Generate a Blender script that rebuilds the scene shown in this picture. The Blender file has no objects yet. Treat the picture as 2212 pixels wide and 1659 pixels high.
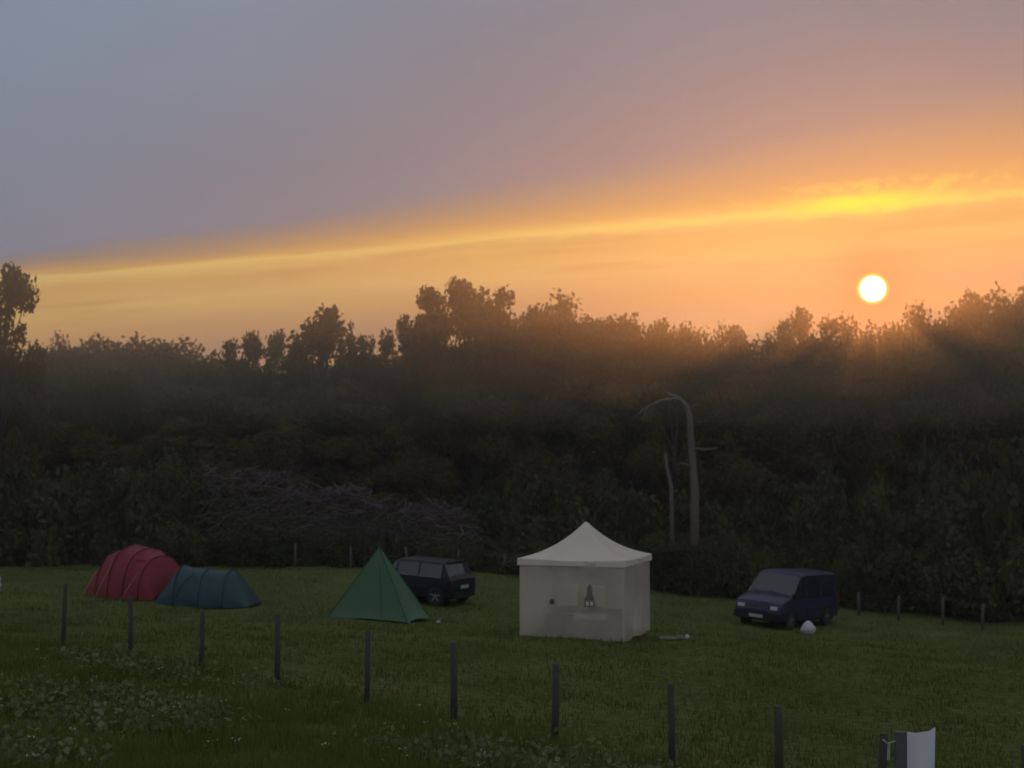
import bpy, math, random
import numpy as np
from mathutils import Vector, Matrix, Euler
random.seed(7); rng=np.random.default_rng(7)
scene=bpy.context.scene
scene.view_settings.view_transform='Standard'
scene.view_settings.look='None'
scene.view_settings.exposure=0
scene.render.resolution_x=1024; scene.render.resolution_y=768

def lin(c):
    c=c/255.0
    return c/12.92 if c<=0.04045 else ((c+0.055)/1.055)**2.4
def hexc(h):
    h=h.lstrip('#'); return (lin(int(h[0:2],16)),lin(int(h[2:4],16)),lin(int(h[4:6],16)),1)

# ------------------------------------------------------------------ camera
EYE=5.0
cam=bpy.data.cameras.new("camera"); camo=bpy.data.objects.new("camera",cam)
scene.collection.objects.link(camo)
cam.sensor_width=36; cam.lens=48.8
camo.location=(0,0,EYE); camo.rotation_euler=(math.radians(90+3.26),0,0)
cam.clip_start=0.1; cam.clip_end=5000
cam.dof.use_dof=True; cam.dof.focus_distance=22; cam.dof.aperture_fstop=1.15
scene.camera=camo

# ------------------------------------------------------------------ world
SUN_T,SUN_E=0.2613,0.126
S=Vector((SUN_T,1,SUN_E)).normalized()
sun_el=math.asin(S.z); sun_az=math.atan2(S.x,S.y)
world=bpy.data.worlds.new("World"); scene.world=world; world.use_nodes=True
nt=world.node_tree; nt.nodes.clear()
def N(t,**k):
    n=nt.nodes.new(t)
    for a,b in k.items(): setattr(n,a,b)
    return n
def put(sock,v):
    if isinstance(v,bpy.types.NodeSocket): nt.links.new(v,sock)
    else: sock.default_value=v
def M(op,a,b=None,c=None,clamp=False):
    n=N('ShaderNodeMath',operation=op); n.use_clamp=clamp
    put(n.inputs[0],a)
    if b is not None: put(n.inputs[1],b)
    if c is not None: put(n.inputs[2],c)
    return n.outputs[0]
def smooth(v,a,b,lo=0.0,hi=1.0):
    n=N('ShaderNodeMapRange',interpolation_type='SMOOTHSTEP')
    put(n.inputs[0],v); n.inputs[1].default_value=a; n.inputs[2].default_value=b
    n.inputs[3].default_value=lo; n.inputs[4].default_value=hi
    return n.outputs[0]
def gauss(v,c,s):
    d=M('DIVIDE',M('SUBTRACT',v,c),s)
    return M('EXPONENT',M('MULTIPLY',M('MULTIPLY',d,d),-1.0))
def mix(f,a,b,mode='MIX'):
    n=N('ShaderNodeMix',data_type='RGBA',blend_type=mode)
    put(n.inputs[0],f); put(n.inputs[6],a); put(n.inputs[7],b)
    return n.outputs[2]
tc=N('ShaderNodeTexCoord'); sep=N('ShaderNodeSeparateXYZ'); nt.links.new(tc.outputs['Generated'],sep.inputs[0])
x,y,z=sep.outputs
ym=M('MAXIMUM',y,0.35)
t=M('MINIMUM',M('MAXIMUM',M('DIVIDE',x,ym),-0.5),0.6)
e=M('DIVIDE',z,ym)
def noise(vx,vy,scale,detail=3,rough=0.5):
    c=N('ShaderNodeCombineXYZ'); put(c.inputs[0],vx); put(c.inputs[1],vy)
    n=N('ShaderNodeTexNoise'); nt.links.new(c.outputs[0],n.inputs['Vector'])
    n.inputs['Scale'].default_value=scale; n.inputs['Detail'].default_value=detail; n.inputs['Roughness'].default_value=rough
    return M('SUBTRACT',n.outputs[0],0.5)
q0=M('SUBTRACT',M('SUBTRACT',e,0.164),M('MULTIPLY',t,0.085))
n_str=noise(M('MULTIPLY',t,3.0),M('MULTIPLY',q0,55),1.3,3)
n_soft=noise(M('MULTIPLY',t,5.0),M('MULTIPLY',q0,16),1.0,3)
n_cl=noise(M('MULTIPLY',t,40.0),M('MULTIPLY',q0,90),1.0,4,0.6)
q=M('ADD',q0,M('ADD',M('MULTIPLY',n_str,0.012),M('MULTIPLY',n_soft,0.008)))
w=M('ADD',M('ADD',M('MULTIPLY',M('MULTIPLY',t,t),0.09),M('MULTIPLY',t,0.105)),0.047)
up=M('MULTIPLY',M('DIVIDE',M('MAXIMUM',q,0.0),w),0.5)
lo=M('MULTIPLY',M('MINIMUM',q,0.0),5.0)
val=M('ADD',M('ADD',up,lo),0.5,clamp=True)
ramp=N('ShaderNodeValToRGB'); nt.links.new(val,ramp.inputs[0])
stops=[(0.0,'#A68066'),(0.20,'#B38561'),(0.28,'#CE9A5B'),(0.36,'#E8B45E'),(0.44,'#E2A850'),(0.49,'#F4C463'),(0.515,'#EDB858'),(0.57,'#D69F50'),(0.65,'#B88C5C'),(0.78,'#927E6E'),(0.9,'#7C7678'),(1.0,'#72737F')]
el=ramp.color_ramp.elements
el[0].position=0; el[0].color=hexc(stops[0][1]); el[1].position=1; el[1].color=hexc(stops[-1][1])
for p,c in stops[1:-1]:
    k=el.new(p); k.color=hexc(c)
upc=mix(smooth(t,-0.40,0.12),hexc('#708092'),hexc('#71727E'))
upc=mix(smooth(t,0.05,0.36),upc,hexc('#747078'))
upc=mix(M('MULTIPLY',smooth(e,0.2,0.36),0.7),upc,mix(smooth(t,-0.4,0.3),hexc('#8496A8'),hexc('#7C7C88')))
n_big=noise(M('MULTIPLY',t,3.0),M('MULTIPLY',e,6.0),1.0,3)
upc=mix(M('MULTIPLY',smooth(n_big,-0.2,0.25),0.35),upc,hexc('#676C7A'))
col=mix(smooth(val,0.78,1.0),ramp.outputs[0],upc)
gl=M('MULTIPLY',M('MULTIPLY',gauss(t,0.34,0.20),gauss(q0,0.025,0.05)),0.25)
col=mix(gl,col,hexc('#C98852'))
stm=M('MULTIPLY',M('SUBTRACT',1.0,smooth(val,0.5,0.6)),smooth(n_str,-0.02,0.14))
col=mix(M('MULTIPLY',stm,0.55),col,hexc('#C48A48'))
qr=M('ADD',q0,M('MULTIPLY',n_cl,0.014))
rim=M('MULTIPLY',gauss(qr,0.0,0.0035),smooth(t,-0.15,0.2))
col=mix(M('MULTIPLY',rim,0.6),col,(0.98,0.70,0.12,1))
spot=M('MULTIPLY',gauss(t,0.255,0.050),gauss(qr,0.003,0.0070))
col=mix(M('MULTIPLY',spot,1.1,clamp=True),col,(1.15,0.92,0.02,1))
puff=M('MULTIPLY',M('MULTIPLY',gauss(t,0.27,0.09),gauss(q0,0.011,0.008)),smooth(n_cl,0.0,0.12))
col=mix(M('MULTIPLY',puff,0.7),col,(1.0,0.70,0.06,1))
dv=N('ShaderNodeVectorMath',operation='DOT_PRODUCT'); nt.links.new(tc.outputs['Generated'],dv.inputs[0]); dv.inputs[1].default_value=S
d=M('SQRT',M('MAXIMUM',M('MULTIPLY',M('SUBTRACT',1.0,dv.outputs['Value']),2.0),0.0))
col=mix(M('MULTIPLY',gauss(d,0.0,0.045),0.45),col,hexc('#D85A28'))
col=mix(M('MULTIPLY',gauss(d,0.0,0.020),0.9),col,(0.92,0.09,0.012,1))
col=mix(smooth(d,0.0120,0.0085),col,(2.2,1.0,0.12,1))
col=mix(smooth(d,0.0092,0.0072),col,(6,5.6,4.4,1))
back=mix(smooth(z,0.0,0.6),(0.36,0.37,0.42,1),(0.40,0.42,0.48,1))
front=smooth(y,0.05,0.6)
hi=smooth(e,0.36,0.8)
col=mix(front,back,col)
col=mix(M('MULTIPLY',hi,front),col,(0.34,0.35,0.39,1))
sky=N('ShaderNodeTexSky',sky_type='NISHITA'); sky.sun_disc=False; sky.sun_elevation=sun_el; sky.sun_rotation=sun_az
bg1=N('ShaderNodeBackground'); nt.links.new(col,bg1.inputs[0]); bg1.inputs[1].default_value=1.0
bg2=N('ShaderNodeBackground'); nt.links.new(sky.outputs[0],bg2.inputs[0]); bg2.inputs[1].default_value=0.003
add=N('ShaderNodeAddShader'); nt.links.new(bg1.outputs[0],add.inputs[0]); nt.links.new(bg2.outputs[0],add.inputs[1])
out=N('ShaderNodeOutputWorld'); nt.links.new(add.outputs[0],out.inputs[0])

sl=bpy.data.lights.new("sun","SUN"); so=bpy.data.objects.new("sun",sl); scene.collection.objects.link(so)
sl.energy=1.0; sl.angle=math.radians(0.6); sl.color=(1.0,0.34,0.08)
so.rotation_euler=S.to_track_quat('Z','Y').to_euler(); so.location=(20,80,30)

# ------------------------------------------------------------------ terrain height
smp=np.array([(2.1,39.5,.15),(9.8,50,-.80),(-3.2,48,.34),(-4.1,43,.16),(-12.9,47,.53),(-10,45,.38),
 (-9.6,30,1.12),(-6.25,27.5,1.02),(-2.9,25,.79),(.45,22.5,.60),(3.8,20,.40),(6.5,17.9,.30),
 (-9,62,.75),(-20,62,.6),(0,62,.5),(5,62,0.0),(16,60,-.95),(24,58,-1.3),
 (-6,16,1.6),(0,17.5,1.15),(0,0,3.4),(-12,0,4.3),(12,0,2.2),(0,-20,4.6),(-25,-15,5.6),(25,-15,3.0),
 (-30,40,1.6),(-30,15,3.2),(32,45,-1.6),(28,18,.2),(5,30,.2),(12,35,-.3)],float)
def tps_k(r2): return np.where(r2<1e-9,0,0.5*r2*np.log(np.maximum(r2,1e-9)))
P=smp[:,:2]/10; n=len(P)
K=tps_k(((P[:,None]-P[None])**2).sum(-1))+np.eye(n)*0.05
A=np.zeros((n+3,n+3)); A[:n,:n]=K; A[:n,n]=1; A[:n,n+1:]=P; A[n,:n]=1; A[n+1:,:n]=P.T
sol=np.linalg.solve(A,np.concatenate([smp[:,2],[0,0,0]]))
def gz_arr(X,Y):
    X=np.asarray(X,float); Y=np.asarray(Y,float)
    Q=np.stack([X/10,Y/10],-1)
    k=tps_k(((Q[...,None,:]-P)**2).sum(-1))
    zz=k@sol[:n]+sol[n]+Q@sol[n+1:]
    r=np.sqrt(X**2+(Y-30)**2); b=np.clip((r-42)/45,0,1); b=b*b*(3-2*b)
    return zz*(1-b)+0.3*b
def gz(X,Y): return float(gz_arr(np.array([X]),np.array([Y]))[0])

# ------------------------------------------------------------------ material helpers
def newmat(name):
    m=bpy.data.materials.new(name); m.use_nodes=True
    t=m.node_tree; b=t.nodes['Principled BSDF']; return m,t,b
def simple(name,c,rough=0.6,metal=0.0,var=0.15,scale=6.0,bump=0.0,spec=0.5,coat=0.0):
    m,t,b=newmat(name)
    tcn=t.nodes.new('ShaderNodeTexCoord'); nz=t.nodes.new('ShaderNodeTexNoise'); nz.inputs['Scale'].default_value=scale; nz.inputs['Detail'].default_value=5
    t.links.new(tcn.outputs['Object'],nz.inputs['Vector'])
    mx=t.nodes.new('ShaderNodeMix'); mx.data_type='RGBA'
    t.links.new(nz.outputs[0],mx.inputs[0])
    mx.inputs[6].default_value=(*[v*(1-var) for v in c],1); mx.inputs[7].default_value=(*[min(1,v*(1+var)) for v in c],1)
    t.links.new(mx.outputs[2],b.inputs['Base Color'])
    b.inputs['Roughness'].default_value=rough; b.inputs['Metallic'].default_value=metal
    b.inputs['Specular IOR Level'].default_value=spec; b.inputs['Coat Weight'].default_value=coat
    if bump>0:
        bp=t.nodes.new('ShaderNodeBump'); bp.inputs['Strength'].default_value=bump; bp.inputs['Distance'].default_value=0.05
        t.links.new(nz.outputs[0],bp.inputs['Height']); t.links.new(bp.outputs[0],b.inputs['Normal'])
    return m
def leafmat(name,c1,c2,tr,trans=0.4,scale=0.6):
    m=bpy.data.materials.new(name); m.use_nodes=True; t=m.node_tree; t.nodes.clear()
    o=t.nodes.new('ShaderNodeOutputMaterial'); d=t.nodes.new('ShaderNodeBsdfDiffuse'); tl=t.nodes.new('ShaderNodeBsdfTranslucent'); ms=t.nodes.new('ShaderNodeMixShader')
    g=t.nodes.new('ShaderNodeNewGeometry'); nz=t.nodes.new('ShaderNodeTexNoise'); nz.inputs['Scale'].default_value=scale; nz.inputs['Detail'].default_value=4
    t.links.new(g.outputs['Position'],nz.inputs['Vector'])
    mr=t.nodes.new('ShaderNodeMapRange'); mr.inputs[1].default_value=0.35; mr.inputs[2].default_value=0.65; t.links.new(nz.outputs[0],mr.inputs[0])
    mx=t.nodes.new('ShaderNodeMix'); mx.data_type='RGBA'; t.links.new(mr.outputs[0],mx.inputs[0]); mx.inputs[6].default_value=(*c1,1); mx.inputs[7].default_value=(*c2,1)
    t.links.new(mx.outputs[2],d.inputs[0]); tl.inputs[0].default_value=(*tr,1)
    ms.inputs[0].default_value=trans; t.links.new(d.outputs[0],ms.inputs[1]); t.links.new(tl.outputs[0],ms.inputs[2]); t.links.new(ms.outputs[0],o.inputs[0])
    return m
bark=simple("bark",(0.05,0.04,0.033),0.9,bump=0.4,scale=8)
deadwood=simple("dead_wood",(0.115,0.090,0.075),0.9,bump=0.4,scale=8)
twigm=simple("brushwood",(0.085,0.066,0.066),0.9,scale=1.5,var=0.4)
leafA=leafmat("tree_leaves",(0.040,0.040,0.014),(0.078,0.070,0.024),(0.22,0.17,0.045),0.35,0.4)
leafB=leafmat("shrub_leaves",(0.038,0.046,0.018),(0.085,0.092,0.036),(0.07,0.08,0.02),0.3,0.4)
leafC=leafmat("weed_leaves",(0.09,0.11,0.045),(0.17,0.19,0.10),(0.12,0.15,0.05),0.3,1.5)

# ------------------------------------------------------------------ mesh builder
class MB:
    def __init__(s): s.v=[]; s.f=[]; s.m=[]
    def add(s,vs,fs,mi=0):
        o=len(s.v); s.v.extend([tuple(p) for p in vs]); s.f.extend([tuple(i+o for i in f) for f in fs]); s.m.extend([mi]*len(fs))
    def box(s,c,d,mi=0,rot=None,taper=1.0):
        vs=[]
        for sz in (-1,1):
            k=taper if sz>0 else 1
            for sx,sy in ((-1,-1),(1,-1),(1,1),(-1,1)):
                p=Vector((sx*d[0]/2*k,sy*d[1]/2*k,sz*d[2]/2))
                if rot: p=rot@p
                vs.append(p+Vector(c))
        s.add(vs,[(3,2,1,0),(4,5,6,7),(0,1,5,4),(1,2,6,5),(2,3,7,6),(3,0,4,7)],mi)
    def tube(s,path,rad,sides=6,mi=0,cap=True):
        path=[Vector(p) for p in path]; vs=[]; k=len(path)
        if not hasattr(rad,'__len__'): rad=[rad]*k
        for i,p in enumerate(path):
            dd=(path[min(i+1,k-1)]-path[max(i-1,0)])
            dd=dd.normalized() if dd.length>1e-9 else Vector((0,0,1))
            a=dd.orthogonal().normalized(); b=dd.cross(a)
            if i>0:
                a=(pa-dd*pa.dot(dd)); a=a.normalized() if a.length>1e-6 else dd.orthogonal().normalized(); b=dd.cross(a)
            pa=a
            for j in range(sides):
                an=2*math.pi*j/sides; vs.append(p+(a*math.cos(an)+b*math.sin(an))*rad[i])
        fs=[]
        for i in range(k-1):
            for j in range(sides):
                fs.append((i*sides+j,i*sides+(j+1)%sides,(i+1)*sides+(j+1)%sides,(i+1)*sides+j))
        if cap:
            fs.append(tuple(range(sides-1,-1,-1))); fs.append(tuple((k-1)*sides+j for j in range(sides)))
        s.add(vs,fs,mi)
    def leaves(s,C,half,mi=1,upbias=0.0):
        n=len(C); a=rng.normal(size=(n,3)); a[:,2]+=upbias; a/=np.linalg.norm(a,axis=1,keepdims=True)
        b=np.cross(a,rng.normal(size=(n,3))); b/=np.linalg.norm(b,axis=1,keepdims=True)+1e-9
        h=np.asarray(half).reshape(-1,1)
        V=np.stack([C-a*h,C+b*h*0.6-a*h*0.1,C+a*h,C-b*h*0.6-a*h*0.1],1).reshape(-1,3)
        o=len(s.v); s.v.extend(map(tuple,V.tolist()))
        idx=(np.arange(n*4).reshape(-1,4)+o).tolist(); s.f.extend(map(tuple,idx)); s.m.extend([mi]*n)
    def mesh(s,name,mats,smooth=False):
        me=bpy.data.meshes.new(name); me.from_pydata(s.v,[],s.f)
        for m in mats: me.materials.append(m)
        me.polygons.foreach_set('material_index',s.m)
        if smooth: me.polygons.foreach_set('use_smooth',[True]*len(s.f))
        me.update(); return me
    def obj(s,name,mats,smooth=False,parent=None,loc=None):
        return mkobj(name,s.mesh(name,mats,smooth),parent,loc)
def mkobj(name,me,parent=None,loc=None):
    o=bpy.data.objects.new(name,me); scene.collection.objects.link(o)
    if parent: o.parent=parent
    if loc: o.location=loc
    return o
def empty(name,loc=(0,0,0),rz=0):
    o=bpy.data.objects.new(name,None); scene.collection.objects.link(o); o.location=loc; o.rotation_euler=(0,0,rz); return o

# ------------------------------------------------------------------ glare haze: scatter layers added to imitate lens glare over field edge and wood
hzp=empty("glare_haze")
for i,(z0,z1,y0,y1,den,g_,c_) in enumerate([(-4,6.4,32,100,0.0022,0.6,(1,0.9,0.78,1)),(6.4,8.4,28,100,0.0060,0.68,(1,0.90,0.66,1)),(8.4,18,26,100,0.0100,0.74,(1,0.90,0.62,1))]):
    hz=bpy.data.materials.new("haze"); hz.use_nodes=True; ht=hz.node_tree; ht.nodes.clear()
    ho=ht.nodes.new('ShaderNodeOutputMaterial'); hv=ht.nodes.new('ShaderNodeVolumeScatter'); hv.inputs['Color'].default_value=c_
    hv.inputs['Density'].default_value=den; hv.inputs['Anisotropy'].default_value=g_; ht.links.new(hv.outputs[0],ho.inputs['Volume'])
    b=MB(); b.box((0,(y0+y1)/2,(z0+z1)/2),(240,y1-y0,z1-z0-.002)); b.obj("glare_haze_layer",[hz],False,hzp)

# ------------------------------------------------------------------ ground
def axis(a,b,fine_lo,fine_hi,step):
    f=list(np.arange(fine_lo,fine_hi+1e-6,step)); lo=[];hi=[];st=step;p=fine_lo
    while p>a: st*=1.35;p-=st;lo.append(max(p,a))
    st=step;p=fine_hi
    while p<b: st*=1.35;p+=st;hi.append(min(p,b))
    return np.array(lo[::-1]+f+hi)
gx=axis(-1500,1500,-34,34,0.5); gy=axis(-1500,2500,-5,66,0.5)
XX,YY=np.meshgrid(gx,gy); ZZ=gz_arr(XX,YY)
fade=np.exp(-((np.hypot(XX,YY-30))/60)**4)
ZZ=ZZ+fade*(0.035*np.sin(XX*1.3+YY*.7)*np.sin(YY*1.1-XX*.4)+0.02*np.sin(XX*2.9+1)*np.sin(YY*2.3))
nx,ny=len(gx),len(gy)
V=np.stack([XX,YY,ZZ],-1).reshape(-1,3).tolist()
F=[(j*nx+i,j*nx+i+1,(j+1)*nx+i+1,(j+1)*nx+i) for j in range(ny-1) for i in range(nx-1)]
me=bpy.data.meshes.new("ground"); me.from_pydata(V,[],F); me.polygons.foreach_set('use_smooth',[True]*len(F))
gm,t_,b_=newmat("field_grass")
g=t_.nodes.new('ShaderNodeNewGeometry')
def gn(sc,det=6):
    q_=t_.nodes.new('ShaderNodeTexNoise'); q_.inputs['Scale'].default_value=sc; q_.inputs['Detail'].default_value=det; q_.inputs['Roughness'].default_value=0.65; t_.links.new(g.outputs['Position'],q_.inputs['Vector']); return q_
n1=gn(0.25); n2=gn(5.0,8)
r1=t_.nodes.new('ShaderNodeValToRGB'); r1.color_ramp.elements[0].position=0.35; r1.color_ramp.elements[0].color=(0.068,0.092,0.026,1); r1.color_ramp.elements[1].position=0.68; r1.color_ramp.elements[1].color=(0.112,0.124,0.042,1)
t_.links.new(n1.outputs[0],r1.inputs[0])
r2=t_.nodes.new('ShaderNodeValToRGB'); r2.color_ramp.elements[0].position=0.3; r2.color_ramp.elements[0].color=(0.55,0.55,0.5,1); r2.color_ramp.elements[1].position=0.7; r2.color_ramp.elements[1].color=(1.25,1.25,1.2,1)
t_.links.new(n2.outputs[0],r2.inputs[0])
mm=t_.nodes.new('ShaderNodeMix'); mm.data_type='RGBA'; mm.blend_type='MULTIPLY'; mm.inputs[0].default_value=1
t_.links.new(r1.outputs[0],mm.inputs[6]); t_.links.new(r2.outputs[0],mm.inputs[7]); t_.links.new(mm.outputs[2],b_.inputs['Base Color'])
b_.inputs['Roughness'].default_value=1; b_.inputs['Specular IOR Level'].default_value=0.05
bp=t_.nodes.new('ShaderNodeBump'); bp.inputs['Strength'].default_value=0.8; bp.inputs['Distance'].default_value=0.15; t_.links.new(n2.outputs[0],bp.inputs['Height']); t_.links.new(bp.outputs[0],b_.inputs['Normal'])
me.materials.append(gm); mkobj("ground",me)

# grass blades
bl1=leafmat("grass_blades",(0.062,0.086,0.022),(0.110,0.124,0.040),(0.10,0.125,0.032),0.35,0.9)
bl2=leafmat("long_grass_blades",(0.060,0.105,0.020),(0.110,0.150,0.038),(0.10,0.15,0.028),0.35,0.9)
def blades(name,n,ylo,yhi,h,wd,mat,mask=None,power=1.6):
    u=rng.random(n); Y=ylo+(yhi-ylo)*u**power; X=(rng.random(n)*2-1)*(Y*0.42+2)
    if mask is not None:
        k=mask(X,Y); X=X[k];Y=Y[k]; n=len(X)
    Z=gz_arr(X,Y)
    cl=0.55+0.45*np.sin(X*2.1+np.sin(Y*1.7)*2)*np.sin(Y*1.9+np.sin(X*1.1))
    H=h*(0.5+rng.random(n))*(0.5+0.8*cl); a=rng.random(n)*6.283
    W=wd*(0.6+0.8*rng.random(n)); lean=H*0.5*rng.random(n); la=rng.random(n)*6.283
    dx=np.cos(a)*W;dy=np.sin(a)*W
    V=np.stack([np.stack([X-dx,Y-dy,Z-0.05],-1),np.stack([X+dx,Y+dy,Z-0.05],-1),np.stack([X+np.cos(la)*lean,Y+np.sin(la)*lean,Z+H],-1)],1).reshape(-1,3)
    F=np.arange(n*3).reshape(-1,3).tolist()
    me=bpy.data.meshes.new(name); me.from_pydata(V.tolist(),[],F); me.materials.append(mat); return mkobj(name,me)
blades("meadow_grass",110000,13,62,0.10,0.016,bl1)
def fence_y(X): return 30-1.25*(X+9.6)/1.675
rough=lambda X,Y:(Y<fence_y(X)+0.3)
blades("long_grass",50000,13,31,0.22,0.014,bl2,rough,1.3)

wb=MB(); cs=[];hs=[]
for i in range(460):
    for _ in range(20):
        Y=random.uniform(15,28); X=random.uniform(-0.42*Y,0.15*Y)
        if Y<fence_y(X)-0.5 and (math.sin(X*0.9+1)+math.sin(Y*1.1+X*.4))>0.2: break
    z0=gz(X,Y); hh=random.uniform(0.12,0.35); nl=random.randint(6,16)
    r=random.uniform(0.1,0.28)
    for k in range(nl):
        cs.append((X+random.gauss(0,r),Y+random.gauss(0,r),z0+hh*random.uniform(0.3,1))); hs.append(random.uniform(0.03,0.075))
wb.leaves(np.array(cs),np.array(hs),0); wb.obj("weeds",[leafC])
fb=MB(); cs=[]
for i in range(60):
    Y=random.uniform(14.5,27); X=random.uniform(-0.42*Y,-0.02*Y)
    if Y>fence_y(X): continue
    z0=gz(X,Y)+random.uniform(0.15,0.34)
    for k in range(4): cs.append((X+random.gauss(0,.03),Y+random.gauss(0,.03),z0+random.gauss(0,.01)))
fb.leaves(np.array(cs),np.full(len(cs),0.018),0); fb.obj("wildflowers",[simple("petals",(0.30,0.30,0.24),0.8)])

# ------------------------------------------------------------------ trees (unit height 10 m)
def tree_mesh(name,seed,kind):
    R=random.Random(seed); b=MB()
    lobes=[]
    if kind=='round':
        b.tube([(0,0,-.3),(0.1,0,2),(0,0.15,4),(0.1,0,7)],[.28,.22,.17,.08],8)
        for i in range(30):
            a=R.random()*6.28; zz=R.uniform(1.2,9.0); env=3.0*math.sqrt(max(0.05,1-((zz-5.2)/4.6)**2))
            rr=env*math.sqrt(R.random())*0.95; rad=R.uniform(0.5,1.2)
            lobes.append((rr*math.cos(a),rr*math.sin(a),min(zz,9.6-rad*0.8),rad,rad*R.uniform(0.6,0.9)))
        for k in range(5): lobes.append((R.uniform(-1.5,1.5),R.uniform(-.8,.8),R.uniform(8.4,9.4),R.uniform(.35,.75),R.uniform(.35,.65)))
        nl=8800
    elif kind=='sparse':
        b.tube([(0,0,-.3),(0.15,0,2.5),(-.1,0.15,5),(0.1,0,8)],[.24,.19,.13,.05],8)
        for i in range(60):
            a=R.random()*6.28; zz=R.uniform(1.5,9.5); env=3.2*math.sqrt(max(0.08,1-((zz-5.6)/4.5)**2))
            rr=env*(R.random()**0.5); rad=R.uniform(0.25,0.68)
            lobes.append((rr*math.cos(a),rr*math.sin(a),min(zz,9.9-rad),rad,rad*R.uniform(0.6,1.1)))
        nl=6500
    else:
        b.tube([(0,0,-.3),(0.1,0,3),(0,0.1,6),(0,0,9.2)],[.22,.17,.11,.03],8)
        for i in range(60):
            a=R.random()*6.28; zz=R.uniform(1.2,8.9); env=2.6*(1-((zz-1)/10.5))**0.6+0.25
            rr=env*(R.random()**0.5); rad=R.uniform(0.2,0.40)
            lobes.append((rr*math.cos(a),rr*math.sin(a),zz,rad,rad*R.uniform(1.6,2.6)))
        lobes.append((0,0,9.2,.22,.8)); nl=6500
    wsum=sum(l[3]**2*l[4] for l in lobes)
    C=[]
    for (lx,ly,lz,r,rz) in lobes:
        b.tube([(0,0,max(0.8,lz*0.62)),(lx*0.5,ly*0.5,lz*0.82),(lx,ly,lz)],[.07,.045,.015],5,cap=False)
        k=max(40,int(nl*(r*r*rz)/wsum)); dd=rng.normal(size=(k,3)); dd/=np.linalg.norm(dd,axis=1,keepdims=True)
        rr=rng.random(k)**0.45*(0.85+0.5*rng.random(k)); C.append(np.array([lx,ly,lz])+dd*rr[:,None]*np.array([r,r,rz]))
    C=np.concatenate(C); C=C[C[:,2]<10.1]
    b.leaves(C,0.08+0.09*rng.random(len(C)),1,0.3)
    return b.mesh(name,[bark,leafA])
def bush_mesh(name,seed,nl=4800):
    R=random.Random(seed); b=MB(); C=[]; lobes=[]
    for i in range(18):
        a=R.random()*6.28; zz=R.uniform(0.2,1.0)*1.0; rr=1.5*math.sqrt(R.random())
        hh=1.9*math.sqrt(max(.05,1-(rr/1.9)**2))*R.uniform(0.6,1.0)
        lobes.append((rr*math.cos(a),rr*math.sin(a),hh*zz,R.uniform(.35,.65)))
    for lx,ly,lz,r in lobes:
        b.tube([(lx*.2,ly*.2,-.2),(lx*.6,ly*.6,lz*.6),(lx,ly,lz)],[.04,.03,.01],4,cap=False)
        k=nl//18; dd=rng.normal(size=(k,3)); dd/=np.linalg.norm(dd,axis=1,keepdims=True)
        rr=rng.random(k)**0.45*(0.85+0.4*rng.random(k)); C.append(np.array([lx,ly,lz])+dd*rr[:,None]*r)
    C=np.concatenate(C); C=C[C[:,2]>-.2]
    b.leaves(C,0.05+0.07*rng.random(len(C)),1,0.2)
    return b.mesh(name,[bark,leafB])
T={'round':[tree_mesh("crown_a",1,'round'),tree_mesh("crown_b",2,'round'),tree_mesh("crown_c",3,'round')],
   'sparse':[tree_mesh("crown_d",4,'sparse'),tree_mesh("crown_e",5,'sparse')],
   'feather':[tree_mesh("crown_f",6,'feather'),tree_mesh("crown_g",9,'feather')]}
B=[bush_mesh("bush_a",11),bush_mesh("bush_b",12),bush_mesh("bush_c",13)]
names={'round':'oak_tree','sparse':'ash_tree','feather':'alder_tree'}
def place(me,name,X,Y,H,W,base_h,base_w,parent=None,rz=None):
    o=mkobj(name,me,parent); o.location=(X,Y,gz(X,Y)-0.05); o.rotation_euler=(0,0,random.random()*6.28 if rz is None else rz)
    o.scale=(W/base_w,W/base_w,H/base_h); return o
def ptree(kind,u,v,Y,wpx,parent=None,name=None):
    X=Y*(u-1106)/3000; top=EYE+Y*(1000-v)/3000; H=top-gz(X,Y); W=wpx*Y/3000*1.45
    place(random.choice(T[kind]),name or names[kind],X,Y,H,max(W,3.6),9.8,6.0 if kind!='feather' else 5.2,parent)
sk=[('sparse',-5,562,62,150),('sparse',-90,620,64,190),('round',60,742,76,90),('round',130,722,80,110),('round',250,710,80,200),('round',325,745,80,120),('round',395,720,79,170),
('sparse',525,724,74,80),('sparse',592,698,74,110),('feather',690,664,72,190),('feather',755,690,73,120),('sparse',812,716,73,70),
('sparse',912,668,72,90),('sparse',962,612,71,150),('sparse',1020,608,72,170),('sparse',1075,628,73,150),('round',1135,652,74,150),('round',1210,634,75,220),('round',1290,678,75,130),('round',1352,664,74,150),('sparse',1420,672,75,140),('round',1478,688,75,90),
('round',1570,702,77,90),('sparse',1612,688,78,90),('round',1665,712,79,110),('sparse',1740,672,76,150),('round',1815,684,76,150),('round',1890,678,77,150),('round',1975,660,76,150),('sparse',2065,628,75,150),('round',2135,610,74,180),('round',2205,596,73,190),('round',2300,590,72,190),('round',2420,600,72,190),('round',-170,680,70,220),('round',-300,660,70,220)]
for s_ in sk: ptree(*s_)
wood=empty("woodland")
KU=[-800,0,80,130,190,250,320,390,440,470,520,690,830,855,900,1000,1250,1480,1525,1600,1650,1750,1850,1950,2060,2250,3000]
KV=[700,745,765,740,765,735,775,740,780,815,775,745,765,810,720,690,700,722,765,735,750,715,725,700,670,640,640]
for row,(Y0,dlo,dhi,step) in enumerate([(77,0,25,72),(70.5,30,100,84),(67,95,190,105)]):
    u=-600+row*30
    while u<2850:
        vv=float(np.interp(u,KU,KV))+random.uniform(dlo,dhi)
        ptree('round',u+random.uniform(-15,15),vv,Y0+random.uniform(-2,2),random.uniform(110,200),wood,"tree"); u+=step
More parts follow.
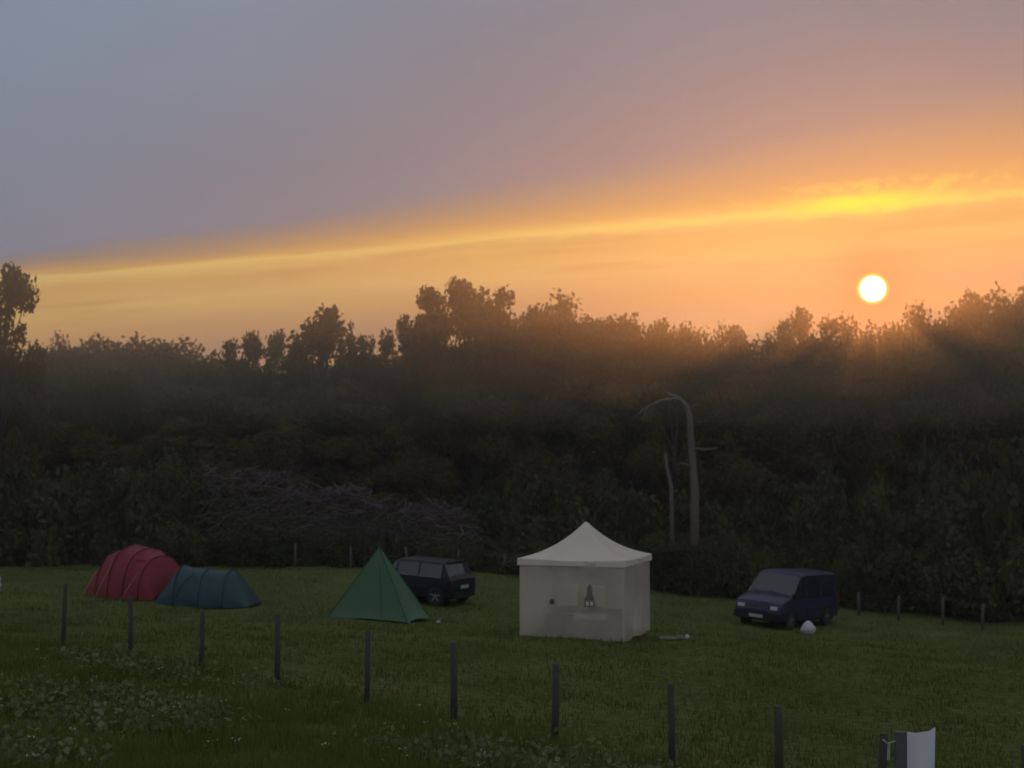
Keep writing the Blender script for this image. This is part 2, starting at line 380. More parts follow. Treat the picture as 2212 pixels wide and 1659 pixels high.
# ------------------------------------------------------------------ shrubs
def pbush(u,v,Y,wpx,parent,name):
    X=Y*(u-1106)/3000; top=EYE+Y*(1000-v)/3000; H=max(0.5,top-gz(X,Y)); W=wpx*Y/3000
    place(random.choice(B),name,X,Y,H,W,2.2,3.8,parent)
hedge=empty("hedgerow")
for u in range(-350,2650,80):
    v=1030+random.uniform(-70,50)
    if 420<u<1050: v=1040+ (u-420)*0.09
    pbush(u,v,64.5+random.uniform(-.5,.5),260,hedge,"shrub")
for u in range(-300,2500,60):
    base=1150 if u>500 else 1130
    pbush(u+random.uniform(-15,15),base+random.uniform(-40,35),61.8+random.uniform(-.4,.4),180,hedge,"shrub")
for u in range(430,1100,55):
    pbush(u+random.uniform(-15,15),1120+(u-430)*.07+random.uniform(-20,20),58.9+random.uniform(-.3,.3),160,hedge,"shrub")
bank=empty("bramble_bank")
for (u,v,wd) in [(-150,930,420),(0,945,380),(130,955,300),(230,965,300),(330,935,260),(400,965,220),(60,1040,300),(250,1060,300),(420,1075,280),(560,1130,220),(810,1120,110),(700,1160,200)]:
    pbush(u,v,60.5+random.uniform(-.8,.8),wd,bank,"bramble")
for (u,v,wd,Y) in [(1880,1150,200,57.5),(1950,1020,300,59),(2060,900,320,60),(2160,925,330,59),(2280,900,400,58),(2000,1130,260,56.5),(2120,1110,300,56),(2230,1080,300,55.5),(2400,950,400,57)]:
    pbush(u,v,Y,wd,None,"hawthorn_bush")
bb=MB()
for i in range(1200):
    s_=random.random(); u=440+s_*580; Y=59.6+random.gauss(0,0.4)
    X=Y*(u-1106)/3000; topv=1000+s_*110+12*math.sin(s_*20)
    z1=EYE+Y*(1000-topv)/3000; z0=gz(X,Y)+0.3; zz=z0+(z1-z0)*random.random()**0.6
    L=random.uniform(0.5,1.7); a=random.random()*6.28; el_=random.gauss(-0.1,0.35)
    dx,dy,dz=math.cos(a)*math.cos(el_)*L/2,math.sin(a)*math.cos(el_)*L/2,math.sin(el_)*L/2
    r=random.uniform(0.010,0.028)
    bb.tube([(X-dx,Y-dy,zz-dz),(X+random.gauss(0,.08),Y,zz+random.gauss(0,.08)),(X+dx,Y+dy,zz+dz)],[r,r*.8,r*.3],3,cap=False)
bb.obj("brush_pile",[twigm])
# ------------------------------------------------------------------ dead tree
def wp(u,v,Y): return (Y*(u-1106)/3000,Y,EYE+Y*(1000-v)/3000)
Yd=58.8; dt=MB(); g0=gz(*wp(1498,1100,Yd)[:2])
x0=wp(1498,0,Yd)[0]
dt.tube([(x0,Yd,g0-.2),wp(1500,1060,Yd),wp(1497,1010,Yd),wp(1493,955,Yd),wp(1491,905,Yd),wp(1485,878,Yd),wp(1466,859,Yd),wp(1443,850,Yd)],[.20,.175,.155,.14,.125,.11,.085,.06],8)
dt.tube([wp(1470,860,Yd),wp(1430,864,Yd-.3),wp(1395,880,Yd-.5),wp(1368,905,Yd-.6)],[.06,.05,.035,.015],5)
dt.tube([wp(1400,877,Yd-.5),wp(1390,900,Yd-.7),wp(1385,925,Yd-.8)],[.025,.02,.01],4)
dt.tube([wp(1493,968,Yd),wp(1520,971,Yd-.2),wp(1550,968,Yd-.4)],[.055,.045,.022],5)
dt.tube([wp(1488,885,Yd),wp(1505,872,Yd+.2),wp(1524,878,Yd+.3)],[.045,.03,.012],5)
dt.tube([wp(1496,1010,Yd),wp(1475,1000,Yd-.2),wp(1460,1004,Yd-.3)],[.045,.03,.012],5)
dt.tube([wp(1492,930,Yd),wp(1508,915,Yd-.2),wp(1530,905,Yd-.3)],[.03,.02,.01],4)
x1=wp(1452,0,Yd)[0]
dt.tube([(x1,Yd,g0-.2),wp(1449,1050,Yd),wp(1440,1010,Yd),wp(1437,978,Yd)],[.11,.09,.07,.04],7)
dt.obj("dead_tree",[deadwood],True)
for u in (1455,1500,1540,1400,1600): pbush(u,1135+random.uniform(-15,25),57.6,150,hedge,"shrub")

# ------------------------------------------------------------------ fences
postm=simple("weathered_post",(0.052,0.048,0.040),0.9,bump=0.5,scale=12)
wire=simple("fence_wire",(0.12,0.12,0.12),0.6,metal=0.7)
fen=empty("wire_fence"); tops=[]
fu=[143,290,440,603,795,982,1197,1447,1675]; ft=[1258,1285,1315,1323,1358,1383,1428,1470,1517]
pos=[]
for u,v in zip(fu,ft):
    a=(u-1106)/3000
    Y=(30-0.7463*9.6)/(1+0.7463*a); pos.append((a*Y,Y,EYE+Y*(1000-v)/3000))
k0=pos[0]; 
for k in (1,2,3): pos.insert(0,(k0[0]-(1.7*k+.5),k0[1]+1.27*k+.4,k0[2]+0.03*k))
pos.append((4.95,18.95,1.35)); pos.append((6.55,17.9,1.42)); pos.append((8.3,16.7,1.3)); pos.append((10.0,15.5,1.3))
for i,(X,Y,zt) in enumerate(pos):
    g0=gz(X,Y); b=MB(); lx,ly=random.gauss(0,.025),random.gauss(0,.02); r=random.uniform(.046,.066)
    zt=max(zt,g0+1.0)
    b.tube([(0,0,-.3),(lx*.5+.008,ly*.5,(zt-g0)*.5),(lx,ly,zt-g0-.02),(lx,ly,zt-g0)],[r*1.08,r,r*.95,r*.75],8)
    b.obj("post",[postm],True,fen,(X,Y,g0)); tops.append((X+lx,Y+ly,g0,zt))
wbd=MB()
for i in range(len(tops)-1):
    a=tops[i]; c=tops[i+1]
    for hf in (0.93,0.6,0.3):
        p=Vector((a[0],a[1],a[2]+(a[3]-a[2])*hf)); q_=Vector((c[0],c[1],c[2]+(c[3]-c[2])*hf)); m_=(p+q_)/2; m_.z-=0.02
        wbd.tube([p,m_,q_],0.0018,4,cap=False)
wbd.obj("wires",[wire],False,fen)
bf=empty("boundary_fence"); tp=[]; oldp=simple("old_post",(0.06,0.055,0.048),0.9)
for u in [640,760,880,990,1090,1200,1310,1430,1540,1640,1705,1765,1850,1935,2030,2115,2210,2300]:
    Y=57.6 if u<1700 else 56-(u-1700)*0.010
    X=Y*(u-1106)/3000; g0=gz(X,Y); b=MB(); h=random.uniform(0.85,1.1)
    b.tube([(0,0,-.3),(0,0,h*.5),(random.gauss(0,.03),0,h)],[.06,.055,.05],7); b.obj("post",[oldp],True,bf,(X,Y,g0)); tp.append((X,Y,g0,g0+h))
wbd=MB()
for a,c in zip(tp[:-1],tp[1:]):
    for hf in (0.9,0.55):
        wbd.tube([(a[0],a[1],a[2]+(a[3]-a[2])*hf),(c[0],c[1],c[2]+(c[3]-c[2])*hf)],0.003,4,cap=False)
wbd.obj("wires",[wire],False,bf)

# ------------------------------------------------------------------ fabrics
def fabric(name,c,trans=0.25,rough=0.6,var=0.12,scale=1.5,bump=0.25,clear=0.0):
    m=simple(name,c,rough,var=var,scale=scale,bump=bump,spec=0.3); t=m.node_tree; b=t.nodes['Principled BSDF']; o=t.nodes['Material Output']
    tl=t.nodes.new('ShaderNodeBsdfTranslucent'); tl.inputs[0].default_value=(*c,1); ms=t.nodes.new('ShaderNodeMixShader'); ms.inputs[0].default_value=trans
    t.links.new(b.outputs[0],ms.inputs[1]); t.links.new(tl.outputs[0],ms.inputs[2]); last=ms
    if clear>0:
        tr=t.nodes.new('ShaderNodeBsdfTransparent'); m2=t.nodes.new('ShaderNodeMixShader'); m2.inputs[0].default_value=clear
        t.links.new(ms.outputs[0],m2.inputs[1]); t.links.new(tr.outputs[0],m2.inputs[2]); last=m2
    t.links.new(last.outputs[0],o.inputs[0]); return m
# ---- gazebo
gf=fabric("canopy_cloth",(0.66,0.60,0.50),0.25); gw=fabric("canopy_wall_cloth",(0.66,0.60,0.50),0.22,rough=0.35,var=0.3,scale=1.1,bump=0.8,clear=0.48)
gwin=fabric("clear_window",(0.60,0.56,0.48),0.3,rough=0.25,clear=0.55); gdark=simple("dark_print",(0.05,0.05,0.055),0.7); alu=simple("alu_leg",(0.5,0.5,0.5),0.4,metal=0.8)
GX,GY=2.12,39.9; gaz=empty("canopy_tent",(GX,GY,gz(GX,GY)),math.radians(-19))
h=1.5; wallh=2.18
def wall(p0,p1,name,seed):
    b=MB(); nx_,nz_=30,16; p0=Vector(p0);p1=Vector(p1); d_=(p1-p0); nrm=Vector((d_.y,-d_.x,0)).normalized(); vs=[]
    for j in range(nz_+1):
        for i in range(nx_+1):
            s=i/nx_; zf=j/nz_; p=p0.lerp(p1,s); edge=math.sin(math.pi*s)
            off=edge*(0.03*math.sin(s*9+seed)+0.022*math.sin(s*23+zf*4+seed)+0.012*math.sin(s*41-zf*9+seed)+0.06*math.sin(math.pi*zf)*math.sin(s*3+zf*3+seed))
            p=p+nrm*off; vs.append((p.x,p.y,0.02+zf*(wallh-0.02)+ (0.02*math.sin(s*14+seed) if j==0 else 0)))
    fs=[(j*(nx_+1)+i,j*(nx_+1)+i+1,(j+1)*(nx_+1)+i+1,(j+1)*(nx_+1)+i) for j in range(nz_) for i in range(nx_)]
    b.add(vs,fs); return b.obj(name,[gw],True,gaz)
wall((-h,-h,0),(h,-h,0),"front_wall",1); wall((h,-h,0),(h,h,0),"side_wall",2); wall((h,h,0),(-h,h,0),"back_wall",3); wall((-h,h,0),(-h,-h,0),"side_wall_b",4)
b=MB(); lv=14; vs=[]
def ringpts(hw,zz,seg=8,sag=0):
    pts=[]
    cr=[(-hw,-hw),(hw,-hw),(hw,hw),(-hw,hw)]
    for k in range(4):
        a=cr[k];c=cr[(k+1)%4]
        for i in range(seg):
            s=i/seg; dz=-sag*math.sin(math.pi*s); inn=1-0.03*math.sin(math.pi*s)
            pts.append(((a[0]+(c[0]-a[0])*s)*inn,(a[1]+(c[1]-a[1])*s)*inn,zz+dz))
    return pts
for i in range(lv+1):
    f=i/lv; hw=(h+0.04)*(1-f)+0.03*f
    zz=wallh+0.05+0.96*(0.38*f+0.62*f**2.4)
    vs+=ringpts(hw,zz,8,0.06*(1-f))
m_=32; fs=[(i*m_+j,i*m_+(j+1)%m_,(i+1)*m_+(j+1)%m_,(i+1)*m_+j) for i in range(lv) for j in range(m_)]
fs.append(tuple(lv*m_+j for j in range(m_))); b.add(vs,fs); b.obj("roof",[gf],True,gaz)
b=MB(); a=ringpts(h+.05,wallh+.05,8,0.05); c=ringpts(h+.055,wallh-.14,8,0.0)
b.add(a+c,[(j+32,(j+1)%32+32,(j+1)%32,j) for j in range(32)]); b.obj("valance",[gf],False,gaz)
b=MB()
for sx in (-1,1):
    for sy in (-1,1): b.box((sx*(h-.03),sy*(h-.03),wallh/2),(.04,.04,wallh),0)
b.tube([(0,0,wallh),(0,0,wallh+1.0)],.02,8); b.obj("frame",[alu],False,gaz)
def panel(par,pts,y,th,name,mat):
    b=MB(); k=len(pts); vs=[(p[0],y,p[1]) for p in pts]+[(p[0],y-th,p[1]) for p in pts]
    fs=[tuple(range(k,2*k)),tuple(range(k-1,-1,-1))]+[(i,(i+1)%k,(i+1)%k+k,i+k) for i in range(k)]
    b.add(vs,fs); return b.obj(name,[mat],False,par)
panel(gaz,[(-.38,.97),(.22,.97),(.22,1.55),(-.38,1.55)],-1.62,.004,"window_left",gwin)
panel(gaz,[(.42,.95),(1.02,.95),(1.02,1.55),(.42,1.55)],-1.62,.004,"window_right",gwin)
gmid=simple("grey_print",(0.12,0.115,0.11),0.7)
panel(gaz,[(.40,.95),(.72,.95),(.70,1.15),(.64,1.28),(.62,1.5),(.56,1.58),(.50,1.5),(.48,1.28),(.42,1.15)],-1.634,.004,"window_arch",gmid)
panel(gaz,[(.46,.99),(.54,.99),(.54,1.10),(.46,1.10)],-1.644,.004,"window_pane_a",gf)
panel(gaz,[(.58,.99),(.66,.99),(.66,1.10),(.58,1.10)],-1.644,.004,"window_pane_b",gf)
panel(gaz,[(-.52+.08*math.cos(i*.785),1.06+.08*math.sin(i*.785)) for i in range(8)],-1.62,.006,"vent_patch",gdark)
b=MB(); b.box((.1,-.5,.72),(1.8,.7,.04)); 
for sx in(-.75,.95):
    for sy in(-.8,-.2): b.box((sx,sy,.35),(.04,.04,.7))
b.obj("table",[gdark],False,gaz)
b=MB(); b.box((-.5,-1.0,.33),(.8,.4,.66),0,taper=.9); b.box((.45,-1.05,.26),(.9,.45,.52),0,taper=.92); b.box((1.1,-.9,.42),(.45,.5,.84),0,taper=.85); b.obj("storage_boxes",[gdark],False,gaz)

# ---- green pyramid tent
gt=fabric("green_nylon",(0.070,0.160,0.088),0.3,rough=0.5,scale=2,var=.2); gt2=fabric("green_nylon_dark",(0.03,0.09,0.05),0.2)
TX,TY=-4.12,43.3; tep=empty("pyramid_tent",(TX,TY,gz(TX,TY)))
b=MB(); ang=[-52,2,62,122,181]; Rr=1.6; H=2.2
cor=[Vector((Rr*math.cos(math.radians(a)),Rr*math.sin(math.radians(a)),0.0)) for a in ang]
for k in range(5):
    A_=cor[k];C_=cor[(k+1)%5]; seg=12; lv=14; vs=[]
    nrm=((A_+C_)/2).normalized()
    for i in range(lv+1):
        f=i/lv
        for j in range(seg+1):
            s=j/seg; p=A_.lerp(C_,s)*(1-f*0.985); p.z=H*f
            sag=math.sin(math.pi*s)*math.sin(math.pi*min(1,f*1.0+.08))
            p-=nrm*(0.10*sag*(1-f)+0.012*math.sin(s*17+k)*sag)
            if i==0: p.z=0.03+0.05*math.sin(math.pi*s)
            vs.append(p)
    b.add(vs,[(i*(seg+1)+j,i*(seg+1)+j+1,(i+1)*(seg+1)+j+1,(i+1)*(seg+1)+j) for i in range(lv) for j in range(seg)])
b.obj("flysheet",[gt],True,tep)
b=MB()
for k in range(5): b.tube([cor[k]*1.003+Vector((0,0,.03)),Vector((0,0,H+.01))],[.014,.02],5)
p=cor[0].lerp(cor[4],0.32); b.tube([p*0.955+Vector((0,0,.06)),(p*0.45)+Vector((0,0,H*.52)),(0,0,H)],.010,4)
b.tube([(0,0,H-.1),(0,0,H+.06)],.025,6)
b.obj("seams",[gt2],False,tep)
cord=simple("cord",(0.3,0.3,0.26),0.8)
b=MB()
for k in range(5):
    d_=cor[k].normalized(); b.tube([cor[k]+Vector((0,0,.05)),cor[k]+d_*.3+Vector((0,0,0.0))],.006,4); b.tube([cor[k]+d_*.3+Vector((0,0,-.1)),cor[k]+d_*.34+Vector((0,0,.06))],.01,4)
b.obj("pegs",[cord],False,tep)

# ---- tunnel tents
def tunnel(name,loc,rz,st,mats,ribs):
    root=empty(name,loc,rz); b=MB(); A=18; vs=[]
    prof=[]
    for k in range(len(st)-1):
        a=st[k];c=st[k+1]
        for i in range(7):
            s=i/7; sg=0.055*math.sin(math.pi*s) if (k>0 and k<len(st)-2) else -0.10*math.sin(math.pi*s)*0.7
            sx=a[0]+(c[0]-a[0])*s; prof.append((sx,max(.02,a[1]+(c[1]-a[1])*s-sg),a[2]+(c[2]-a[2])*s-sg*.5))
    prof.append(st[-1])
    for ii,(sx,hh,hw) in enumerate(prof):
        for j in range(A+1):
            th=math.pi*j/A; cx=math.cos(th); sz=math.sin(th); wob=1+.014*math.sin(j*2.3+ii*.9)
            vs.append((sx,-math.copysign(abs(cx)**0.85,cx)*hw*wob,max(0.0,sz**0.9)*hh*wob))
    n_=len(prof); fs=[(i*(A+1)+j,i*(A+1)+j+1,(i+1)*(A+1)+j+1,(i+1)*(A+1)+j) for i in range(n_-1) for j in range(A)]
    b.add(vs,fs); b.add([vs[j] for j in range(A+1)],[tuple(range(A+1))]); o=(n_-1)*(A+1); b.add([vs[o+j] for j in range(A+1)],[tuple(range(A,-1,-1))])
    b.obj("flysheet",[mats[0]],True,root)
    r=MB()
    for k in ribs:
        sx,hh,hw=st[k]; pts=[]
        for j in range(A+1):
            th=math.pi*j/A; cx=math.cos(th); pts.append((sx,-math.copysign(abs(cx)**0.85,cx)*(hw+.012),max(0.0,math.sin(th)**0.9)*(hh+.012)))
        r.tube(pts,.016,5)
    r.obj("pole_sleeves",[mats[1]],True,root); return root
red=fabric("red_nylon",(0.24,0.028,0.038),0.3,rough=0.5,scale=2.5,bump=0.4,var=.35); red2=fabric("dark_red_nylon",(0.11,0.012,0.02),0.15)
RX,RY=-12.80,47.2
rt=tunnel("red_tunnel_tent",(RX,RY,gz(RX,RY)+.0),math.radians(-32),[(-1.75,.10,.55),(-1.2,.95,.95),(-.55,1.5,1.15),(.1,1.72,1.22),(.75,1.62,1.18),(1.35,1.38,1.05),(1.8,.2,.8)],(red,red2),[2,3,4,5])
b=MB()
b.tube([(.8,-1.19,.05),(.78,-1.10,.7),(.95,-.72,1.28),(1.18,-.55,1.25),(1.3,-.92,.62),(1.32,-1.07,.05)],.014,5)
b.obj("door_zip",[red2],False,rt)
b=MB()
for sx,hh in((.1,1.2),(-.55,1.0),(1.3,.9)):
    b.tube([(sx,-1.0,hh),(sx+.1,-1.9,0.0)],.004,4)
b.obj("guylines",[cord],False,rt)
teal=fabric("teal_nylon",(0.020,0.058,0.066),0.2,rough=0.5,scale=2.5,bump=0.4,var=.35); teal2=fabric("dark_teal_nylon",(0.010,0.036,0.042),0.1)
BX,BY=-9.98,45.6
bt=tunnel("teal_tunnel_tent",(BX,BY,gz(BX,BY)),math.radians(-8),[(-1.6,.08,.6),(-.75,1.27,1.0),(.1,1.15,1.02),(.88,1.13,.95),(1.66,.06,.8)],(teal,teal2),[1,2,3])
b=MB(); b.tube([(-.75,-1.01,.05),(-.5,-.93,.7),(-.2,-.55,1.06),(-.02,-.8,.8),(.0,-1.02,.05)],.012,5); b.obj("door_zip",[teal2],False,bt)

# ------------------------------------------------------------------ vehicles
glass=simple("tinted_glass",(0.014,0.017,0.022),0.10,var=0.05,spec=0.75); tyre=simple("tyre_rubber",(0.018,0.018,0.018),0.85); rim=simple("wheel_alloy",(0.25,0.25,0.27),0.35,metal=0.8)
black=simple("black_trim",(0.012,0.012,0.012),0.7,spec=.2); lamp=simple("headlamp_glass",(0.45,0.47,0.50),0.1,spec=0.9); redl=simple("tail_lamp",(0.20,0.02,0.015),0.2); plate=simple("plate",(0.30,0.30,0.26),0.5); chrome=simple("chrome",(0.6,0.6,0.62),0.25,metal=1.0)
def align(o,L,W):
    X,Y=o.location.x,o.location.y; rz=o.rotation_euler.z
    ax=Vector((math.cos(rz),math.sin(rz),0)); ay=Vector((-math.sin(rz),math.cos(rz),0))
    f=gz(X+ax.x*L,Y+ax.y*L)-gz(X-ax.x*L,Y-ax.y*L); s=gz(X+ay.x*W,Y+ay.y*W)-gz(X-ay.x*W,Y-ay.y*W)
    vx=Vector((ax.x*2*L,ax.y*2*L,f)).normalized(); vy=Vector((ay.x*2*W,ay.y*2*W,s)).normalized(); vz=vx.cross(vy).normalized(); vy=vz.cross(vx)
    m=Matrix((vx,vy,vz)).transposed(); o.rotation_euler=m.to_euler(); o.location.z=(gz(X,Y)*2+gz(X-ax.x*L,Y-ax.y*L)+gz(X+ax.x*L,Y+ax.y*L))/4
def carbody(st,paint,parent,glassfn):
    b=MB(); rings=[]
    for (x_,zb,bt_,tp_,w_,wt_) in st:
        sh=max(0.03,(tp_-bt_))
        half=[(w_*.86,zb),(w_*.97,zb+.07),(w_,zb+(bt_-zb)*.5),(w_*.975,bt_),(wt_+ (w_*.975-wt_)*.12,tp_-min(.09,sh*.3)),(wt_-.07,tp_-.015),(wt_*.45,tp_+.02)]
        rings.append([(x_,-a,c) for a,c in half]+[(x_,a,c) for a,c in reversed(half)])
    m=len(rings[0]); vs=[p for r in rings for p in r]; b.v=vs
    for i in range(len(rings)-1):
        for j in range(m-1):
            b.f.append((i*m+j,(i+1)*m+j,(i+1)*m+j+1,i*m+j+1)); b.m.append(glassfn(i,min(j,12-j),j))
        b.f.append((i*m+m-1,(i+1)*m+m-1,(i+1)*m,i*m)); b.m.append(2)
    b.f.append(tuple(range(m))); b.m.append(0)
    o_=(len(rings)-1)*m; b.f.append(tuple(o_+j for j in range(m-1,-1,-1))); b.m.append(0)
    ob=b.obj("body",[paint,glass,black],False,parent)
    return ob
def wheels(parent,xs,yw,r,wd=.2):
    for i,x_ in enumerate(xs):
        for s in (-1,1):
            b=MB()
            def ring(yy,rr,k=28): return [(x_+rr*math.cos(2*math.pi*a/k),yy,r+rr*math.sin(2*math.pi*a/k)) for a in range(k)]
            prof=[(s*(yw-wd),r*.6),(s*(yw-wd),r*.93),(s*(yw-wd+.03),r),(s*(yw-.03),r),(s*(yw),r*.93),(s*(yw),r*.66),(s*(yw-.02),r*.64)]
            k=28; vs=[];
            for yy,rr in prof: vs+=ring(yy,rr)
            b.add(vs,[(i_*k+j,i_*k+(j+1)%k,(i_+1)*k+(j+1)%k,(i_+1)*k+j) for i_ in range(len(prof)-1) for j in range(k)],0)
            b.add(ring(s*(yw-.05),r*.64),[tuple(range(k))],2)
            for q_ in range(5):
                an=q_*2*math.pi/5+.3; b.box((x_+r*.33*math.cos(an),s*(yw-.03),r+r*.33*math.sin(an)),(r*.62,.025,.065),1,Matrix.Rotation(-an,3,'Y'))
            b.tube([(x_,s*(yw-.05),r),(x_,s*(yw-.012),r)],r*.16,12,1)
            b.obj("wheel",[tyre,rim,black],False,parent)
            b=MB(); k=20; R1=r*1.12; R2=r*1.26; yy=s*(yw+.002); a1=[];a2=[];a3=[]
            for a in range(k+1):
                an=math.pi*(-.08+1.16*a/k); a1.append((x_+R1*math.cos(an),yy,r+R1*math.sin(an))); a2.append((x_+R2*math.cos(an),yy+s*.006,r+R2*math.sin(an))); a3.append((x_+R2*math.cos(an),yy-s*.05,r+R2*math.sin(an)))
            b.add(a1+a2+a3,[(j,j+1,j+k+2,j+k+1) for j in range(k)]+[(j+k+1,j+k+2,j+2*k+3,j+2*k+2) for j in range(k)]); 
            b.add([(x_+R1*math.cos(2*math.pi*a/28),s*(yw-.035),r+R1*math.sin(2*math.pi*a/28)) for a in range(28)],[tuple(range(28))],0)
            b.obj("wheel_arch",[black],False,parent)
# --- van
VX,VY=9.85,50.2; van=empty("parked_van",(VX,VY,0),math.radians(53)); align(van,1.45,.8)
vp=simple("dark_blue_paint",(0.014,0.018,0.046),0.35,var=0.06,spec=0.25,coat=0.1)
off=-2.4
st=[(0,.34,.55,.60,.78,.74),(.03,.28,.66,.71,.86,.80),(.12,.26,.86,.90,.90,.82),(.35,.25,.95,1.00,.915,.84),(.78,.25,1.03,1.10,.92,.84),(.86,.25,1.04,1.20,.92,.82),
(1.50,.25,1.06,1.80,.92,.80),(1.62,.25,1.06,1.88,.92,.80),(1.95,.25,1.06,1.92,.92,.80),(2.03,.25,1.06,1.93,.92,.80),(3.15,.25,1.06,1.94,.92,.80),(3.25,.25,1.06,1.94,.92,.80),(4.30,.26,1.06,1.93,.92,.80),(4.50,.28,1.06,1.92,.91,.79),(4.64,.30,1.06,1.88,.90,.78),(4.78,.32,1.03,1.12,.88,.74)]
st=[(a+off,)+tuple(r) for a,*r in st]
def vg(i,jj,j):
    if i==5 and jj>=4: return 1
    if jj==3 and i in (5,6,7,9,11): return 1
    if i==14 and jj>=4: return 1
    if jj==0 : return 2
    return 0
carbody(st,vp,van,vg); wheels(van,[off+.88,off+3.80],.925,.325)
b=MB(); b.box((off+.0,0,.42),(.14,1.68,.22),0); b.box((off+4.80,0,.44),(.12,1.66,.2),0); b.obj("bumpers",[black],False,van)
b=MB(); b.box((off+.04,0,.72),(.05,.92,.14),0)
for k in range(3): b.box((off+.01,0,.68+k*.04),(.02,.9,.012),1)
b.obj("grille",[black,rim],False,van)
b=MB()
for s in(-1,1): b.box((off+.055,s*.62,.73),(.08,.26,.12),0)
b.obj("headlamps",[lamp],False,van)
b=MB(); b.box((off-.078,0,.42),(.012,.52,.11),0); b.obj("number_plate",[plate],False,van)
b=MB()
for s in(-1,1): b.box((off+1.02,s*1.03,1.18),(.10,.18,.22),0); b.box((off+1.03,s*.94,1.12),(.05,.1,.05),0)
b.obj("mirrors",[black],False,van)
b=MB()
for s in(-1,1): b.box((off+4.70,s*.84,1.0),(.12,.09,.45),0)
b.obj("tail_lamps",[redl],False,van)
b=MB()
for xx in (.95,2.0,3.2):
    for s in(-1,1): b.box((off+xx,s*.921,.72),(.008,.004,.62),0)
for s in(-1,1):
    b.box((off+2.9,s*.923,.66),(1.9,.012,.05),0); b.box((off+1.85,s*.925,.95),(.14,.02,.03),0); b.box((off+2.2,s*.925,.95),(.14,.02,.03),0)
b.obj("side_trim",[black],False,van)
b=MB(); 
for s in (-.3,.35): b.box((off+.84,s,1.185),(.03,.6,.015),0,Matrix.Rotation(.3,3,'X'))
b.obj("wipers",[black],False,van)
# --- small hatchback
MX,MY=-3.22,48.0; mini=empty("parked_hatchback",(MX,MY,0),math.radians(-30)); align(mini,1.2,.7)
mp=simple("black_paint",(0.007,0.010,0.014),0.4,var=0.06,spec=0.2,coat=0.05)
off=-1.83
st=[(0,.30,.50,.54,.62,.58),(.03,.24,.62,.66,.74,.70),(.12,.20,.74,.78,.81,.74),(.45,.19,.84,.88,.835,.74),(.92,.18,.90,.96,.84,.72),(.99,.18,.91,1.0,.84,.72),
(1.30,.18,.92,1.38,.84,.70),(1.40,.18,.92,1.42,.84,.70),(1.48,.18,.92,1.435,.84,.70),(2.30,.18,.93,1.45,.84,.70),(2.38,.18,.93,1.45,.84,.70),(3.10,.18,.94,1.44,.84,.69),(3.22,.18,.94,1.43,.835,.68),(3.32,.19,.94,1.40,.83,.67),(3.50,.22,.93,1.0,.82,.69),(3.62,.26,.80,.86,.80,.70),(3.66,.32,.60,.64,.72,.64)]
st=[(a+off,)+tuple(r) for a,*r in st]
def mg(i,jj,j):
    if i==5 and jj>=4: return 1
    if jj==3 and i in (5,6,8,10,11): return 1
    if i==13 and jj>=4: return 1
    if jj==0: return 2
    return 0
carbody(st,mp,mini,mg); wheels(mini,[off+.62,off+3.05],.845,.31,.18)
b=MB()
for s in(-1,1):
    b.box((off+3.56,s*.70,.78),(.13,.14,.22),0)
b.obj("tail_lamps",[redl],False,mini)
b=MB()
for s in(-1,1): b.box((off+2.2,s*.832,.935),(2.1,.012,.018),0)
b.box((off+3.60,0,.87),(.04,.5,.04),0)
b.obj("chrome_trim",[chrome],False,mini)
b=MB(); b.box((off+3.63,0,.36),(.1,1.35,.2),0); b.box((off+.02,0,.34),(.1,1.2,.18),0)
for s in(-1,1): b.box((off+1.12,s*.93,.97),(.10,.15,.12),0)
b.box((off+3.32,0,1.435),(.20,1.0,.03),0)
for s in(-1,1): b.box((off+1.15,s*.842,.55),(.006,.004,.6),0); b.box((off+2.38,s*.842,.6),(.006,.004,.55),0)
b.obj("trim",[black],False,mini)
b=MB(); b.box((off+3.685,0,.62),(.01,.50,.11),0); b.obj("number_plate",[plate],False,mini)
b=MB()
for s in(-1,1): b.box((off+.10,s*.55,.70),(.1,.22,.18),0)
b.obj("headlamps",[lamp],False,mini)

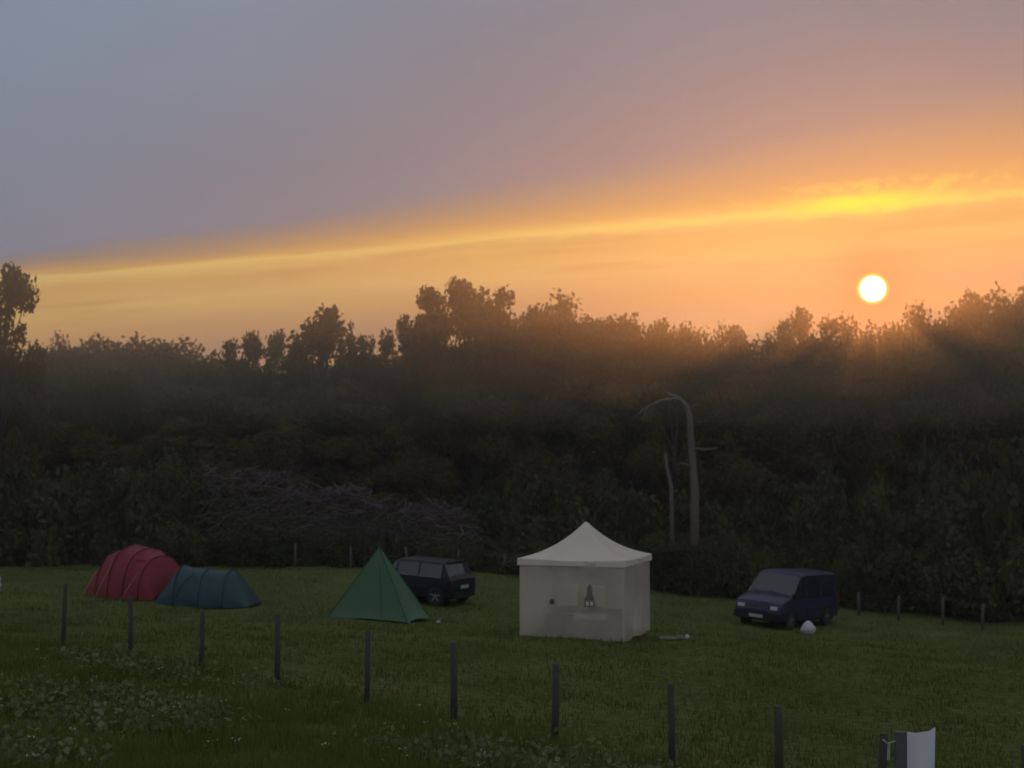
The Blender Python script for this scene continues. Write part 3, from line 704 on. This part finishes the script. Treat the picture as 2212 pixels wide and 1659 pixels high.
# ------------------------------------------------------------------ small things
white=fabric("white_plastic",(0.50,0.52,0.56),0.2)
def sack(name,X,Y,w_,h_,seed):
    R=random.Random(seed); b=MB(); A=14; L=9; vs=[]
    for i in range(L+1):
        f=i/L; r=w_/2*(math.sin(math.pi*(0.16+0.80*f))**0.6)*(1-.35*f*f)
        for j in range(A):
            an=2*math.pi*j/A; k=1+.14*R.uniform(-1,1); vs.append((r*k*math.cos(an),r*k*math.sin(an)*.8,h_*f))
    b.add(vs,[(i*A+j,i*A+(j+1)%A,(i+1)*A+(j+1)%A,(i+1)*A+j) for i in range(L) for j in range(A)]+[tuple(L*A+j for j in range(A)),tuple(range(A-1,-1,-1))])
    return b.obj(name,[white],True,None,(X,Y,gz(X,Y)-.01))
sack("white_bag",9.95,47.0,.50,.44,3)
sack("plastic_bag",wp(1481,0,40.5)[0],40.5,.16,.14,5)
sack("water_container",wp(-5,0,46)[0],46,.42,.9,6)
sack("plastic_bag",wp(948,0,42.5)[0],42.5,.14,.08,8)
b=MB(); b.box((0,0,.03),(.5,.3,.05),0,taper=.8); b.box((.35,.1,.05),(.25,.12,.09),0,taper=.7); b.obj("groundsheet",[simple("light_cloth",(0.16,0.155,0.12),0.8)],False,None,(4.45,40.0,gz(4.45,40.0)))
X0,Y0=4.92,17.6; g0=gz(X0,Y0); ck=empty("hanging_cloth",(X0,Y0,g0))
zt=EYE+Y0*(1000-1572)/3000-g0
b=MB(); b.box((-.06,0,zt/2-.1),(.13,.10,zt+.2),0,taper=.96); b.obj("stake",[simple("dark_stake",(0.08,0.085,0.09),0.8)],False,ck)
b=MB(); vs=[]; nx_,nz_=12,16
for j in range(nz_+1):
    for i in range(nx_+1):
        s=i/nx_; f=j/nz_; vs.append((0.01+s*.36-.02*f*s,-.06+.035*math.sin(s*7+f*1.5)*(.3+f)+.02*math.sin(s*15),zt+.005+.055*s-f*(zt*0.78)-.03*math.sin(math.pi*s)*(1-f)))
b.add(vs,[(j*(nx_+1)+i,j*(nx_+1)+i+1,(j+1)*(nx_+1)+i+1,(j+1)*(nx_+1)+i) for j in range(nz_) for i in range(nx_)]); b.obj("cloth",[fabric("white_cloth",(0.66,0.68,0.73),0.2)],True,ck)
b=MB(); b.tube([(-.12,0,zt-.12),(-.22,0,zt-.15),(-.28,0,zt-.10)],.012,5); b.tube([(-.2,0,zt-.15),(-.21,0,zt-.35)],.02,5); b.obj("hook",[cord],False,ck)
print("objs",len(bpy.data.objects))
